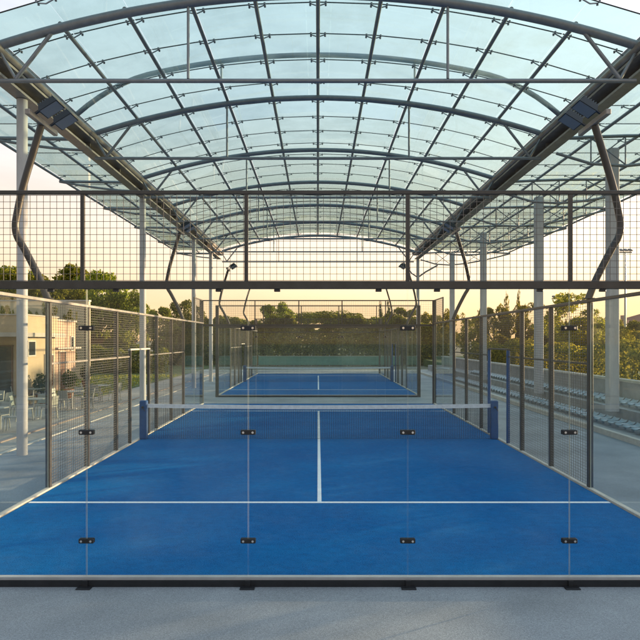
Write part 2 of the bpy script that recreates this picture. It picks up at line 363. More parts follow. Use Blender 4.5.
def side_fence(sx, y0, cname, sname, dy):
    X = 5.03*sx if sx < 0 else 5.08
    t = thing('mesh_fence', '%s side fence of the %s court, dark posts and wire mesh' % (sname, cname), 'fence', (X, 0, 0), 'long side fences of the padel courts')
    L = lambda v: v+dy
    # glass ends
    for (a, c) in ((7.62, 9.8), (9.8, 11.93), (24.07, 26), (26, 27.9)):
        b = MB(); b.box(-0.006, 0.006, L(a)+0.006, L(c)-0.006, 0.03, SIDE-0.05)
        o = b.build('glass_panel', [M['wallglass'], M['glassedge']], t)
        for k in (2, 4): o.data.polygons[k].material_index = 1
    for y in (12, 14, 16, 20, 22, 24):
        b = MB(); b.bbox(-0.045+0.02*sx, 0.045+0.02*sx, L(y)-0.05, L(y)+0.05, GZ, SIDE-0.045, 0.008); b.build('post', M['frame'], t)
        b = MB(); b.bbox(-0.02+0.09*sx, 0.13*sx+0.02, L(y)-0.09, L(y)+0.09, GZ, GZ+0.02, 0.004) if sx > 0 else b.bbox(-0.15, -0.055-0.02, L(y)-0.09, L(y)+0.09, GZ, GZ+0.02, 0.004)
        b.build('foot_plate', M['frame'], t)
    b = MB(); b.bbox(-0.045, 0.045, L(7.6), L(27.94), SIDE-0.043, SIDE+0.012, 0.006); b.build('top_rail', M['frame'] if sx > 0 else M['beam'], t)  # left rail gets paler steel: its sunlit look is put into the colour
    # mid rails and mesh
    for (a, c) in ((12.06, 13.94), (14.06, 15.94), (16.06, 17.06), (19.04, 19.94), (20.06, 21.94), (22.06, 23.94)):
        b = MB(); wire_grid(b, 'y', L(a), L(c), 0.0, 0.05, SIDE-0.06, 0.11, 0.0026, 0.055); b.build('wire_mesh', M['wire'], t)
        b = MB(); b.box(-0.016, 0.016, L(a)-0.002, L(c)+0.002, 2.32, 2.35); b.build('mid_rail', M['beam'] if sx < 0 else M['frame'], t)
    b = MB(); wire_grid(b, 'y', L(17.12), L(18.98), 0.0, 2.55, SIDE-0.06, 0.11, 0.0026, 0.055); b.build('wire_mesh', M['wire'], t)
    # gate portal by the net
    p = MB(); p.bbox(-0.04, 0.04, L(17.06), L(17.14), GZ, 2.5, 0.006); o = p.build('portal_post', M['frame'] if sx < 0 else M['blue'], t)
    p = MB(); p.bbox(-0.04, 0.04, L(18.96), L(19.04), GZ, 2.5, 0.006); p.build('portal_post', M['frame'] if sx < 0 else M['blue'], t)
    p = MB(); p.box(-0.04, 0.04, L(17.06), L(19.04), 2.502, 2.545); p.build('portal_header', M['kerb'] if sx < 0 else M['frame'], t)
    # return of the high mesh at far corner
    b = MB(); wire_grid(b, 'y', L(26), L(27.9), 0.0, SIDE+0.03, TOP-0.05, 0.08, 0.0028)
    b.build('wire_mesh', M['wire'], t)
    b = MB(); b.box(-0.02, 0.02, L(26.022), L(27.94), TOP-0.045, TOP); b.build('upper_rail', M['frame'], t)
    b = MB(); b.box(-0.022, 0.022, L(25.978), L(26.02), SIDE+0.022, TOP); b.build('mesh_post', M['frame'], t)
    # low concrete kerb under fence
    b = MB(); b.box(-0.045, 0.045, L(7.55), L(27.94), GZ, 0.025); b.build('kerb', M['kerb'], t)
    return t

def lights(sx, yy, lab):
    X = 5.05*sx
    t = thing('light_pole', lab, 'floodlight pole', (X, yy, 0), 'curved floodlight poles along the court sides')
    pr = [(0, SIDE+0.02), (0.03, SIDE+0.10), (0.16, SIDE+0.42), (0.42, SIDE+0.93), (0.56, EYE+1.92), (0.60, EYE+2.12), (0.57, EYE+2.35), (0.46, EYE+2.85), (0.27, EYE+3.5), (0.12, EYE+4.0)]
    P2 = []
    for i in range(len(pr)-1):
        p0, p1, p2, p3 = pr[max(i-1, 0)], pr[i], pr[i+1], pr[min(i+2, len(pr)-1)]
        for k in range(5):
            u = k/5; P2.append(tuple(0.5*(2*p1[c]+(p2[c]-p0[c])*u+(2*p0[c]-5*p1[c]+4*p2[c]-p3[c])*u*u+(-p0[c]+3*p1[c]-3*p2[c]+p3[c])*u**3) for c in (0, 1)))
    P2.append(pr[-1])
    b = MB(); b.tube([(sx*x, 0, z) for x, z in P2], 0.066, 14); b.build('pole', M['frame'], t)
    zt = EYE+4.03
    b = MB(); b.bbox(-0.09, 0.09, -0.09, 0.09, SIDE+0.022, SIDE+0.034, 0.004); b.build('base_plate', M['frame'], t)
    b = MB(); b.bbox(sx*0.10-0.045, sx*0.10+0.045, -0.62, 0.62, zt-0.03, zt+0.07, 0.01); b.build('crossarm', M['beam'], t)
    for yo in (-0.33, 0.33):
        f = MB()
        # bracket + tapered housing + lens, pointing to court and down
        R = Matrix.Rotation(sx*math.radians(32), 4, 'Y'); o = Vector((sx*-0.20, yo, zt+0.19))
        def put(vs): return [o+(R @ Vector(v)) for v in vs]
        w, d = 0.19, 0.20
        vs = [(-w,-d,-0.04),(w,-d,-0.04),(w,d,-0.04),(-w,d,-0.04),(-w*0.75,-d*0.75,0.09),(w*0.75,-d*0.75,0.09),(w*0.75,d*0.75,0.09),(-w*0.75,d*0.75,0.09)]
        f.add(put(vs), [(4,5,6,7),(0,1,5,4),(1,2,6,5),(2,3,7,6),(3,0,4,7),(0,3,2,1)])
        for k in range(-3, 4): 
            x = k*0.05; f.add(put([(x-.006,-.14,.09),(x+.006,-.14,.09),(x+.006,.14,.09),(x-.006,.14,.09),(x-.006,-.12,.13),(x+.006,-.12,.13),(x+.006,.12,.13),(x-.006,.12,.13)]),
                  [(4,5,6,7),(0,1,5,4),(1,2,6,5),(2,3,7,6),(3,0,4,7)])
        h = f.build('floodlight', M['black'], t)
        g = MB(); g.add(put([(-w*.9,-d*.9,-0.046),(w*.9,-d*.9,-0.046),(w*.9,d*.9,-0.046),(-w*.9,d*.9,-0.046),(-w*.9,-d*.9,-0.0415),(w*.9,-d*.9,-0.0415),(w*.9,d*.9,-0.0415),(-w*.9,d*.9,-0.0415)]),
              [(0,3,2,1),(4,5,6,7),(0,1,5,4),(1,2,6,5),(2,3,7,6),(3,0,4,7)]); g.build('lens', M['lampglass'], h)
        k = MB(); k.bar((sx*0.10, yo, zt+0.07), (sx*-0.12, yo, zt+0.22), 0.05, 0.03); k.build('bracket', M['black'], h)
    return t

def court(dy, cname):
    b = MB(); b.box(-4.955, 5.005, 7.55+dy, 27.95+dy, GZ-0.1, 0.0); struct('court_turf', b, M['turf'])
    b = MB()
    for y in (10.95, 25.05): b.box(-4.94, 4.99, y-0.045+dy, y+0.045+dy, 0.001, 0.005)
    b.box(-0.01, 0.06, 10.996+dy, 25.004+dy, 0.001, 0.005)
    struct('court_lines', b, M['line'])
    n = cname
    end_wall(7.5+dy, dy == 0, n, 'front')
    end_wall(28.0+dy, False, n, 'back')
    side_fence(-1, 0, n, 'left', dy); side_fence(1, 0, n, 'right', dy)
    # net
    t = thing('padel_net', 'padel net with white tape across the middle of the %s blue court' % n, 'net', (0, 18.0+dy, 0), 'padel nets')
    nt = MB(); x0, x1 = -4.80, 4.85
    def zt(x): return 0.985-0.045*(1-((x-0.02)/4.83)**2)
    m = 190
    for i in range(m+1):
        x = x0+(x1-x0)*i/m; nt.box(x-0.0032, x+0.0032, -0.0032, 0.0032, 0.01, zt(x)-0.05)
    for k in range(22):
        z = 0.02+k*0.0415; nt.tube([(x0+(x1-x0)*i/16, -0.0045, z*(zt(x0+(x1-x0)*i/16)/0.985)) for i in range(17)], 0.0034, 4)
    nt.build('net_mesh', M['net'], t)
    tp = MB(); N = 24
    for i in range(N):
        a = x0+(x1-x0)*i/N; c = x0+(x1-x0)*(i+1)/N
        tp.add([(a,-.012,zt(a)-.105),(c,-.012,zt(c)-.105),(c,.012,zt(c)-.105),(a,.012,zt(a)-.105),(a,-.012,zt(a)),(c,-.012,zt(c)),(c,.012,zt(c)),(a,.012,zt(a))],
               [(0,3,2,1),(4,5,6,7),(0,1,5,4),(2,3,7,6)])
    tp.build('net_tape', M['tape'], t)
    for x in (-4.90, 4.95):
        p = MB(); p.bbox(x-0.10, x+0.10, -0.10, 0.10, 0.0, 1.08, 0.02); o = p.build('net_post', M['blue'], t)
        q = MB(); q.tube([(x, -0.103, 0.9), (x, -0.15, 0.9)], 0.03, 10); q.bar((x, -0.15, 0.9), (x+0.07, -0.15, 0.8), 0.015); q.build('winder', M['black'], o)
    for sx, sn in ((-1, 'left'), (1, 'right')):
        for y, k in ((11.95, 'near'), (23.9, 'far')):
            lights(sx, y+dy, 'curved dark pole with two floodlights, %s end of the %s side of the %s court' % (k, sn, n))
court(0, 'near'); court(24.8, 'farther')

# ------------------------------------------------------------------ canopy
can = thing('canopy', 'vast vaulted canopy of grey steel arches and bluish glass over the courts', 'canopy', (0, 14, 0))
can.location = (0, 0, 0)
H = EYE
def za(x): return H+7.72-0.0225*x*x           # arch tube centre line
AD = [14.3, 20.4, 26.0, 31.3, 36.6, 42.0, 47.4]
WL, WR = -10.5, 14.3
WZ = H+6.50
for k, y in enumerate(AD):
    b = MB(); b.tube([(x*0.36, y, za(x*0.36)) for x in range(-20, 21)], 0.085 if k else 0.10, 12)
    a = b.build('arch', M['steel'], can)
    b = MB(); b.tube([(-7.1, y, H+5.79), (7.1, y, H+5.79)], 0.048, 10); b.build('tie_rod', M['steel'], a)
    for sx in (-1, 1):
        b = MB(); b.tube([(sx*2.9, y, H+5.84), (sx*2.9, y, za(2.9)-0.08)], 0.032, 8); b.build('strut', M['steel'], a)
        b = MB(); b.tube([(sx*6.75, y, H+5.83), (sx*5.95, y, za(5.95)-0.06)], 0.045, 8); b.build('strut', M['steel'], a)
        b = MB(); b.tube([(sx*6.75, y, H+5.83), (sx*7.12, y, H+6.45)], 0.035, 8); b.build('strut', M['steel'], a)
    # left wing rib: upper and lower chord
    b = MB(); b.tube([(-7.55, y, WZ-0.1), (WL, y, WZ-0.06)], 0.06, 8)
    b.tube([(-7.5, y, H+6.05)]+[(-7.5-3.0*i/6, y, H+6.05+0.38*(i/6)**1.5) for i in range(1, 7)], 0.045, 8)
    b.build('wing_rib', M['steel'], can)
    # right wing: a shallow truss
    tr = MB()
    up = [(7.6+6.6*i/6, WZ-0.08+0.10*math.sin(math.pi*i/6)) for i in range(7)]
    lo = [(7.6, H+5.95), (8.7, H+5.62), (9.8, H+5.55), (10.9, H+5.66), (12.0, H+5.85), (13.1, H+6.1), (14.2, H+6.38)]
    tr.tube([(x, y, z) for x, z in up], 0.055, 8); tr.tube([(x, y, z) for x, z in lo], 0.05, 8)
    r = tr.build('wing_truss', M['steel'], can)
    for i in range(1, 6):
        b = MB(); b.tube([(lo[i][0], y, lo[i][1]+0.03), (up[i][0], y, up[i][1]-0.03)], 0.025, 6); b.build('strut', M['steel'], r)
        b = MB(); j = i+1 if i % 2 else i-1
        b.tube([(lo[i][0]+0.02, y, lo[i][1]+0.03), (up[j][0], y, up[j][1]-0.03)], 0.022, 6); b.build('strut', M['steel'], r)
# tube arch above the glazing near the second arch
b = MB(); b.tube([(x*0.365, 19.2, H+8.55-0.0225*(x*0.365)**2-0.12*max(0, abs(x*0.365)-5)**2) for x in range(-20, 21)], 0.075, 12)
for x in (-2.9, 0, 2.9): b.tube([(x, 19.2, za(x)+0.1), (x, 19.2, H+8.5-0.0225*x*x)], 0.03, 8)
b.build('upper_arch', M['steel'], can)
# main side beams: channel box with round edge tube
Y0, Y1 = 13.9, 47.9
for sx in (-1, 1):
    b = MB()
    b.tube([(sx*7.12, Y0, H+6.50), (sx*7.12, Y1, H+6.50)], 0.10, 12)                 # inner tube
    b.box(min(sx*7.5, sx*7.56), max(sx*7.5, sx*7.56), Y0, Y1, H+6.03, H+6.50)         # web
    b.box(min(sx*7.1, sx*7.498), max(sx*7.1, sx*7.498), Y0, Y1, H+6.32, H+6.38)       # upper flange
    b.box(min(sx*7.22, sx*7.498), max(sx*7.22, sx*7.498), Y0, Y1, H+6.03, H+6.09)     # lower flange
    o = b.build('side_beam', M['beam'], can)
    y = Y0+0.4
    while y < Y1:
        st = MB(); st.box(min(sx*7.3, sx*7.497), max(sx*7.3, sx*7.497), y, y+0.025, H+6.091, H+6.319); st.build('stiffener', M['beam'], o); y += 3.1
    fl = MB(); fl.box(min(sx*7.25, sx*7.27), max(sx*7.25, sx*7.27), Y0, Y1, H+6.385, H+6.835); fl.build('flashing', M['steel'], o)
# purlins
for i in range(-4, 5):
    x = i*1.45; b = MB(); z = za(x)+0.15
    b.tube([(x, 14.38, z), (x, Y1-0.1, z)], 0.05, 8); b.build('purlin', M['steel'], can)
for x in (-8.85, WL+0.05, 8.9, 10.25, 11.6, 12.95, WR-0.05):
    b = MB(); b.tube([(x, 13.75, WZ+0.03), (x, Y1-0.1, WZ+0.03)], 0.05, 8); b.build('purlin', M['steel'], can)
# glazing
gp = []
cols = [((i)*1.45, (i+1)*1.45, True) for i in range(-5, 5)]
cols += [(-8.85, -7.25, False), (WL-0.1, -8.85, False)] + [(7.25, 8.9, False), (8.9, 10.25, False), (10.25, 11.6, False), (11.6, 12.95, False), (12.95, WR+0.1, False)]
ROWS = [13.65+1.55*i for i in range(23)]
def gz(x, main): return (za(x)+0.30) if main else WZ+0.20
for ri in range(22):
    seals = MB()
    for (xa, xb, main) in cols:
        y0, y1 = ROWS[ri]+0.008, ROWS[ri+1]-0.008
        za_, zb_ = gz(xa, main), gz(xb, main)
        if main and abs(xa) > 7.2: za_ = za(7.25)+0.30
        g = 0.008
        vs = [(xa+g,y0,za_),(xb-g,y0,zb_),(xb-g,y1,zb_),(xa+g,y1,za_),(xa+g,y0,za_+.016),(xb-g,y0,zb_+.016),(xb-g,y1,zb_+.016),(xa+g,y1,za_+.016)]
        inframe = abs((xa+xb)/2)/y0 < 0.55 and (za_-H)/y0 < 0.60
        gp.append((0 if inframe else 1, ri, abs(xa), vs))
        seals.bar((xa+0.01, ROWS[ri], za_+0.006), (xb-0.01, ROWS[ri], zb_+0.006), 0.018, 0.022)
    seals.build('pane_seal', M['seal'], can)
gp.sort(key=lambda t: (t[0], t[1], t[2]))
FC = [(0,3,2,1),(4,5,6,7),(0,1,5,4),(1,2,6,5),(2,3,7,6),(3,0,4,7)]
for g in gp[:100]:
    b = MB(); b.add(g[3], FC); b.build('roof_pane', M['roofglass'], can)
b = MB()
for g in gp[100:]: b.add(g[3], FC)
b.build('distant_roof_panes', M['roofglass'], can)['kind'] = 'stuff'
# spider fittings
def spider(b, x, y, z, sl):
    for s in (-1, 1):
        e = (x+s*0.17, y, z+sl*s*0.17)
        b.bar((x, y, z-0.09), (e[0], y, e[2]-0.035), 0.022)
        for t in (-1, 1):
            b.bar((e[0], y, e[2]-0.035), (e[0]+s*0.015, y+t*0.06, e[2]-0.03), 0.018)
            b.tube([(e[0]+s*0.015, y+t*0.06, e[2]-0.05), (e[0]+s*0.015, y+t*0.06, e[2]-0.002)], 0.026, 6)
sp = []
for ri in range(23):
    for i in range(-5, 6):
        x = i*1.45; sp.append((0 if abs(x)/ROWS[ri] < 0.52 else 1, ri, abs(x), x, ROWS[ri], za(x)+0.30, -0.045*x))
    for x in (-8.85, WL, 8.9, 10.25, 11.6, 12.95, WR):
        sp.append((0 if abs(x)/ROWS[ri] < 0.52 else 1, ri, abs(x), x, ROWS[ri], WZ+0.20, 0))
sp.sort(key=lambda t: t[:3])
protos = {}
for t in sp[:100]:
    key = round(t[6], 3)
    if key not in protos:
        b = MB(); spider(b, 0, 0, 0, t[6]); o = b.build('glass_fitting', M['steel'], can); protos[key] = o
    else:
        o = protos[key].copy(); C.objects.link(o); o.parent = can
    o.location = t[3:6]
b = MB()
for t in sp[100:]: spider(b, *t[3:7])
b.build('distant_glass_fittings', M['steel'], can)['kind'] = 'stuff'
# columns
for (x, y) in ((-7.42, 16.05), (-7.45, 27.2), (-7.45, 38.4), (-7.45, 44.5)):
    b = MB(); b.tube([(x, y, GZ), (x, y, H+6.02)], 0.13, 20); b.build('column', M['colm'], can)
for (x, y) in ((9.7, 21.1), (9.72, 28.2), (9.72, 37.6), (9.75, 46.5)):
    b = MB(); b.bbox(x-0.165, x+0.165, y-0.165, y+0.165, 0.42, H+6.30, 0.02); b.build('column', M['colm'], can)
b = MB(); b.bbox(7.25, 7.45, 47.0, 47.2, GZ, H+5.94, 0.01); b.build('column', M['colm'], can)
b = MB(); b.tube([(7.35, 47.1, H+4.6), (7.9, 47.1, H+5.0), (8.8, 47.1, H+5.5)], 0.06, 8); b.tube([(7.35, 47.1, H+4.6), (6.9, 47.1, H+4.9), (6.3, 47.1, H+5.7)], 0.05, 8)
b.build('column_brace', M['steel'], can)

# ------------------------------------------------------------------ bleachers on the right
t = thing('bleacher', 'long low concrete bleacher with two stepped rows to the right of the court', 'bleacher', (8.8, 30, 0))
t.location = (0, 0, 0)
b = MB(); b.box(8.70, 8.84, 5, 58, GZ, 0.06); b.build('kerb', M['kerb'], t)
b = MB(); b.box(8.842, 9.96, 5, 58, GZ, 0.05); b.build('lower_step', M['bleach'], t)
b = MB(); b.box(9.962, 11.2, 5, 58, GZ, 0.52); b.build('upper_step', M['bleach'], t)
b = MB(); b.box(11.202, 11.45, 5, 58, GZ, 1.25); o = b.build('rear_wall', M['bleach'], t)
b = MB(); b.box(11.16, 11.50, 5, 58, 1.252, 1.34); b.build('coping', M['kerb'], o)
def seat_mesh():
    b = MB(); prof = [(-0.20, 0.20, 0.0), (-0.17, 0.0, 0.0), (0.13, -0.03, 0), (0.20, 0.02, 0), (0.235, 0.19, 0)]
    # cross-section in x (front -> back), built in y as a curved shell with thickness
    P = [(-0.21, 0.19), (-0.18, 0.225), (0.05, 0.205), (0.15, 0.22), (0.20, 0.27), (0.225, 0.34)]
    n = 6
    for side, off in ((0, 0.0), (1, -0.022)):
        vs = []
        for j in range(n+1):
            v = -0.20+0.40*j/n; lift = 0.03*(abs(v)/0.2)**2
            vs += [(x, v, z+lift+off) for x, z in P]
        k = len(P); fs = []
        for j in range(n):
            for i in range(k-1):
                q = (j*k+i, j*k+i+1, (j+1)*k+i+1, (j+1)*k+i); fs.append(q if side else q[::-1])
        b.add(vs, fs, 0, True)
    b.box(-0.03, 0.03, -0.03, 0.03, 0.0, 0.19)
    return b
sproto = None
for (x, z, nm) in ((9.35, 0.05, 'lower'), (10.45, 0.52, 'upper')):
    y = 9.5
    while y < 44:
        if sproto is None: o = sproto = seat_mesh().build('stadium_seat', M['seat'])
        else: o = sproto.copy(); C.objects.link(o)
        o.location = (x, y, z); o.scale = (1, 1, 0.72)
        tag(o, 'pale blue plastic seat in the long %s row of the bleacher' % nm, 'seat', 'pale blue seats of the %s bleacher row' % nm)
        y += 0.5

# ------------------------------------------------------------------ buildings on the left
t = thing('clubhouse', 'ochre clubhouse with flat overhanging roof slab beside the terrace', 'building', (0, 0, 0))
b = MB(); b.box(-26, -12.9, 28.3, 31.4, GZ-0.1, 2.92); b.build('wall', M['ochre'], t)
b = MB(); b.box(-26.3, -12.45, 26.9, 31.6, 2.922, 3.10); o = b.build('roof', M['slab'], t)
b = MB(); b.box(-26.1, -12.8, 27.9, 31.45, 3.102, 3.86); b.build('parapet', M['ochre'], o)
b = MB(); b.box(-26.2, -12.74, 27.84, 31.5, 3.862, 3.92); b.build('coping', M['slab'], o)
for x in (-15.9, -14.1):
    b = MB(); b.bbox(x-0.12, x+0.12, 27.1, 27.34, GZ, 2.92, 0.01); b.build('pillar', M['slab'], t)
def window_front(t, x0, x1, yf, z0, z1, nb):
    b = MB(); b.box(x0, x1, yf-0.03, yf-0.002, z0, z1); w = b.build('window', M['window'], t)
    fr = MB(); e = 0.06
    fr.box(x0-e, x1+e, yf-0.07, yf-0.032, z1, z1+e); fr.box(x0-e, x1+e, yf-0.07, yf-0.032, z0-e, z0)
    for k in range(nb+1):
        x = x0+(x1-x0)*k/nb; fr.box(x-0.03, x+0.03, yf-0.068, yf-0.034, z0, z1)
    fr.build('window_frame', M['door'], w)
window_front(t, -19.6, -16.6, 28.3, 0.0, 2.5, 3); window_front(t, -16.2, -13.5, 28.3, 0.0, 2.5, 3)
def window_side(t, xf, y0, y1, z0, z1, nm='window', m='window'):
    b = MB(); b.box(xf+0.002, xf+0.02, y0, y1, z0, z1); w = b.build(nm, M[m], t)
    fr = MB(); e = 0.06
    for (ya, yb, za_, zb_) in ((y0-e, y1+e, z1, z1+e), (y0-e, y1+e, z0-e, z0), (y0-e, y0, z0, z1), (y1, y1+e, z0, z1)): fr.box(xf+0.003, xf+0.05, ya, yb, za_, zb_)
    fr.build(nm+'_frame', M['kerb'], w)
window_side(t, -12.9, 28.45, 29.1, 2.1, 2.7)
window_side(t, -12.9, 30.2, 31.1, 0.0, 2.05, 'door', 'door')
t = thing('annex', 'pinkish rendered annex with tall brown door beside the clubhouse', 'building', (0, 0, 0))
b = MB(); b.box(-20, -14.6, 34.6, 38.5, GZ-0.1, 3.85); b.build('wall', M['pink'], t)
b = MB(); b.box(-20.05, -14.52, 34.55, 38.55, 3.852, 3.94); b.build('coping', M['slab'], t)
window_side(t, -14.6, 36.1, 36.95, GZ, 2.1, 'door', 'door'); window_side(t, -14.6, 37.75, 38.15, 2.2, 2.95)
b = MB(); b.box(-14.598, -14.2, 35.0, 38.4, 2.28, 2.36); b.build('ledge', M['slab'], t)
t = thing('terrace_wall', 'long cream wall rising behind the clubhouse roof', 'wall', (0, 0, 0))
b = MB(); b.box(-42, -16.5, 46, 46.4, GZ, 5.55); b.build('panel', M['cream'], t)
b = MB(); b.box(-42, -16.45, 45.95, 46.45, 5.552, 5.66); b.build('coping', M['kerb'], t)
t = thing('house', 'small distant cream house beyond the lawn', 'house', (-21, 64, GZ))
b = MB(); b.box(-3, 1.8, -3, 3, 0, 2.6); b.build('wall', M['cream'], t)
b = MB(); b.add([(-3.3,-3.3,2.602),(2.1,-3.3,2.602),(2.1,3.3,2.602),(-3.3,3.3,2.602),(-3.3,0,3.7),(2.1,0,3.7)], [(0,1,5,4),(2,3,4,5),(1,2,5),(3,0,4),(0,3,2,1)]); b.build('roof', M['tile'], t)
for x in (-2.0, -0.2): b = MB(); b.box(x, x+0.8, -3.03, -3.002, 0.9, 2.0); b.build('window', M['window'], t)
b = MB(); b.box(0.95, 1.55, -3.03, -3.002, 0.0, 2.0); b.build('door', M['door'], t)
def house(x, y, w, d, h, lab, wm, rot=0, z=GZ):
    t = thing('house', lab, 'house', (x, y, z), 'houses beyond the trees', rot)
    b = MB(); b.box(-w/2, w/2, -d/2, d/2, 0, h); b.build('wall', wm, t)
    b = MB(); e = 0.4; rh = w*0.16
    b.add([(-w/2-e,-d/2-e,h+.002),(w/2+e,-d/2-e,h+.002),(w/2+e,d/2+e,h+.002),(-w/2-e,d/2+e,h+.002),(-w/4,0,h+rh),(w/4,0,h+rh)], [(0,1,5,4),(2,3,4,5),(1,2,5),(3,0,4),(0,3,2,1)])
    r = b.build('roof', M['tile'], t)
    c = MB(); c.box(w*0.1, w*0.1+0.6, -0.3, 0.3, h+rh*0.5, h+rh+0.7); c.build('chimney', wm, r)
    n = max(2, int(w/2.4))
    for fl in range(int(h/2.8)):
        for k in range(n):
            cx = -w/2+(k+0.5)*w/n
            p = MB(); p.box(cx-0.45, cx+0.45, -d/2-0.03, -d/2-0.002, fl*2.8+0.9, fl*2.8+2.2); wd = p.build('window', M['window'], t)
            p = MB(); p.box(cx-0.55, cx+0.55, -d/2-0.10, -d/2-0.032, fl*2.8+0.8, fl*2.8+0.898); p.build('sill', M['kerb'], wd)
house(43, 92, 9, 7, 4.3, 'pinkish house with tiled hip roof standing far right beyond the trees', M['pink'], 0.35)
house(51, 98, 8, 7, 5.6, 'taller cream house at the far right edge behind the pinkish one', M['cream'], 0.35)

# terrace furniture
def chair(x, y, rz, lab):
    global CH
    t = thing('terrace_chair', lab, 'chair', (x, y, GZ), 'pale chairs on the terrace', rz)
    if CH is None:
        CH = t
        b = MB(); b.bbox(-0.21, 0.21, -0.21, 0.21, 0.43, 0.46, 0.008); b.build('seat', M['white'], t)
        b = MB(); b.add([(-.2,.19,.50),(.2,.19,.50),(.2,.22,.50),(-.2,.22,.50),(-.19,.26,.84),(.19,.26,.84),(.19,.285,.84),(-.19,.285,.84)], FC); b.build('backrest', M['white'], t)
        for sx in (-1, 1):
            for sy in (-1, 1):
                b = MB(); b.bar((sx*.18, sy*.18, .432), (sx*.20, sy*.215, 0), .028); 
                if sy > 0: b.bar((sx*.185, .19, .462), (sx*.18, .245, .80), .024)
                b.build('leg', M['white'], t)
    else:
        for ch in CH.children: c = ch.copy(); C.objects.link(c); c.parent = t
    return t
CH = None; TB = None
def table(x, y, lab):
    global TB
    t = thing('terrace_table', lab, 'table', (x, y, GZ), 'tables on the terrace')
    if TB is None:
        TB = t
        b = MB(); b.bbox(-.38, .38, -.38, .38, .71, .745, .01); b.build('tabletop', M['white'], t)
        b = MB(); b.tube([(0,0,.02),(0,0,.71)], .03, 10); b.build('leg', M['rail'], t)
        b = MB(); b.tube([(0,0,0),(0,0,.02)], .22, 16); b.build('base', M['rail'], t)
    else:
        for ch in TB.children: c = ch.copy(); C.objects.link(c); c.parent = t
spots = [(-10.3, 20.2, 'nearest the camera'), (-12.3, 21.8, 'at the left edge of the terrace'), (-10.4, 23.4, 'second from the camera along the paving strip'), (-12.9, 25.0, 'in front of the clubhouse windows'),
         (-10.3, 26.8, 'beside the paving strip, mid terrace'), (-12.6, 28.3, 'close to the clubhouse pillars'), (-10.3, 30.3, 'nearest the annex door')]
for x, y, w in spots:
    table(x, y, 'square pale café table %s' % w)
    for k, (dx, dy, rz, q) in enumerate(((0, -0.62, math.pi, 'front'), (0, 0.62, 0, 'back'), (-0.62, 0, math.pi/2, 'left'), (0.62, 0, -math.pi/2, 'right'))):
        if random.random() < 0.12: continue
        chair(x+dx+random.uniform(-.08,.08), y+dy+random.uniform(-.08,.08), rz+random.uniform(-.3,.3), 'pale chair at the %s of table %s' % (q, w))

# ------------------------------------------------------------------ vegetation
def leaf(b, p, s):
    a = random.uniform(0, 2*math.pi); z = random.uniform(-1, 1); r = math.sqrt(1-z*z)
    n = Vector((r*math.cos(a), r*math.sin(a), z)); u = n.orthogonal().normalized()
    u.rotate(Quaternion(n, random.uniform(0, 6.28))); v = n.cross(u)
    l = s*random.uniform(0.7, 1.3); w = l*random.uniform(0.45, 0.7)
    b.add([p-u*l, p-v*w, p+u*l, p+v*w], [(0,1,2,3)])
def crown(kind, seed, n, s):
    """unit crown: z 0..1, radius about 0.5"""
    random.seed(seed); b = MB(); lobes = []
    if kind == 'round':
        for i in range(46):
            a = random.uniform(0, 6.28); z = random.uniform(0.18, 0.92); r = random.uniform(0.2, 0.43)
            r *= math.sqrt(max(0.03, 1-((z-0.42)/0.56)**2))
            lobes.append((Vector((r*math.cos(a), r*math.sin(a), z)), random.uniform(0.06, 0.13), random.uniform(0.045, 0.09)))
        lobes.append((Vector((0, 0, 0.5)), 0.25, 0.25))
    elif kind == 'umbrella':
        for i in range(26):
            a = random.uniform(0, 6.28); r = 0.42*math.sqrt(random.random()); z = 0.78-0.9*r*r+random.uniform(-0.06, 0.06)
            lobes.append((Vector((r*math.cos(a), r*math.sin(a), z)), random.uniform(0.09, 0.14), random.uniform(0.06, 0.13)))
    elif kind == 'cypress':
        for i in range(20):
            z = i/20; r = 0.42*(1-z)**0.6*min(1, z*6+0.4); lobes.append((Vector((random.uniform(-.1,.1), random.uniform(-.1,.1), z)), max(0.1, r), 0.07))
    elif kind == 'sparse':
        for i in range(40):
            a = random.uniform(0, 6.28); r = random.uniform(0.0, 0.42); z = random.uniform(0.2, 0.97)
            lobes.append((Vector((r*math.cos(a), r*math.sin(a), z)), random.uniform(0.05, 0.11), random.uniform(0.05, 0.1)))
    vol = [l[1]**2 for l in lobes]
    for i in range(n):
        c, rx, rz = random.choices(lobes, vol)[0]
        d = Vector((random.gauss(0,1), random.gauss(0,1), random.gauss(0,1))).normalized()*random.uniform(0.55, 1.0)**0.5*random.choice((1, 1, 1, 1.18))
        leaf(b, c+Vector((d.x*rx, d.y*rx, d.z*rz)), s)
    return b
def trunk(seed, multi=False):
    random.seed(seed); b = MB()
    b.tube([(0,0,0), (0.01,0.01,0.25), (-0.01,0.02,0.5), (0.01,0,0.75)], [0.035, 0.028, 0.02, 0.008], 8)
    for i in range(8):
        a = i*2.4; z = 0.22+0.06*i; r = random.uniform(0.2, 0.34)
        b.tube([(0,0,z), (r*0.5*math.cos(a), r*0.5*math.sin(a), z+0.10), (r*math.cos(a), r*math.sin(a), z+0.2)], [0.014, 0.010, 0.004], 6)
    return b
lib = {}
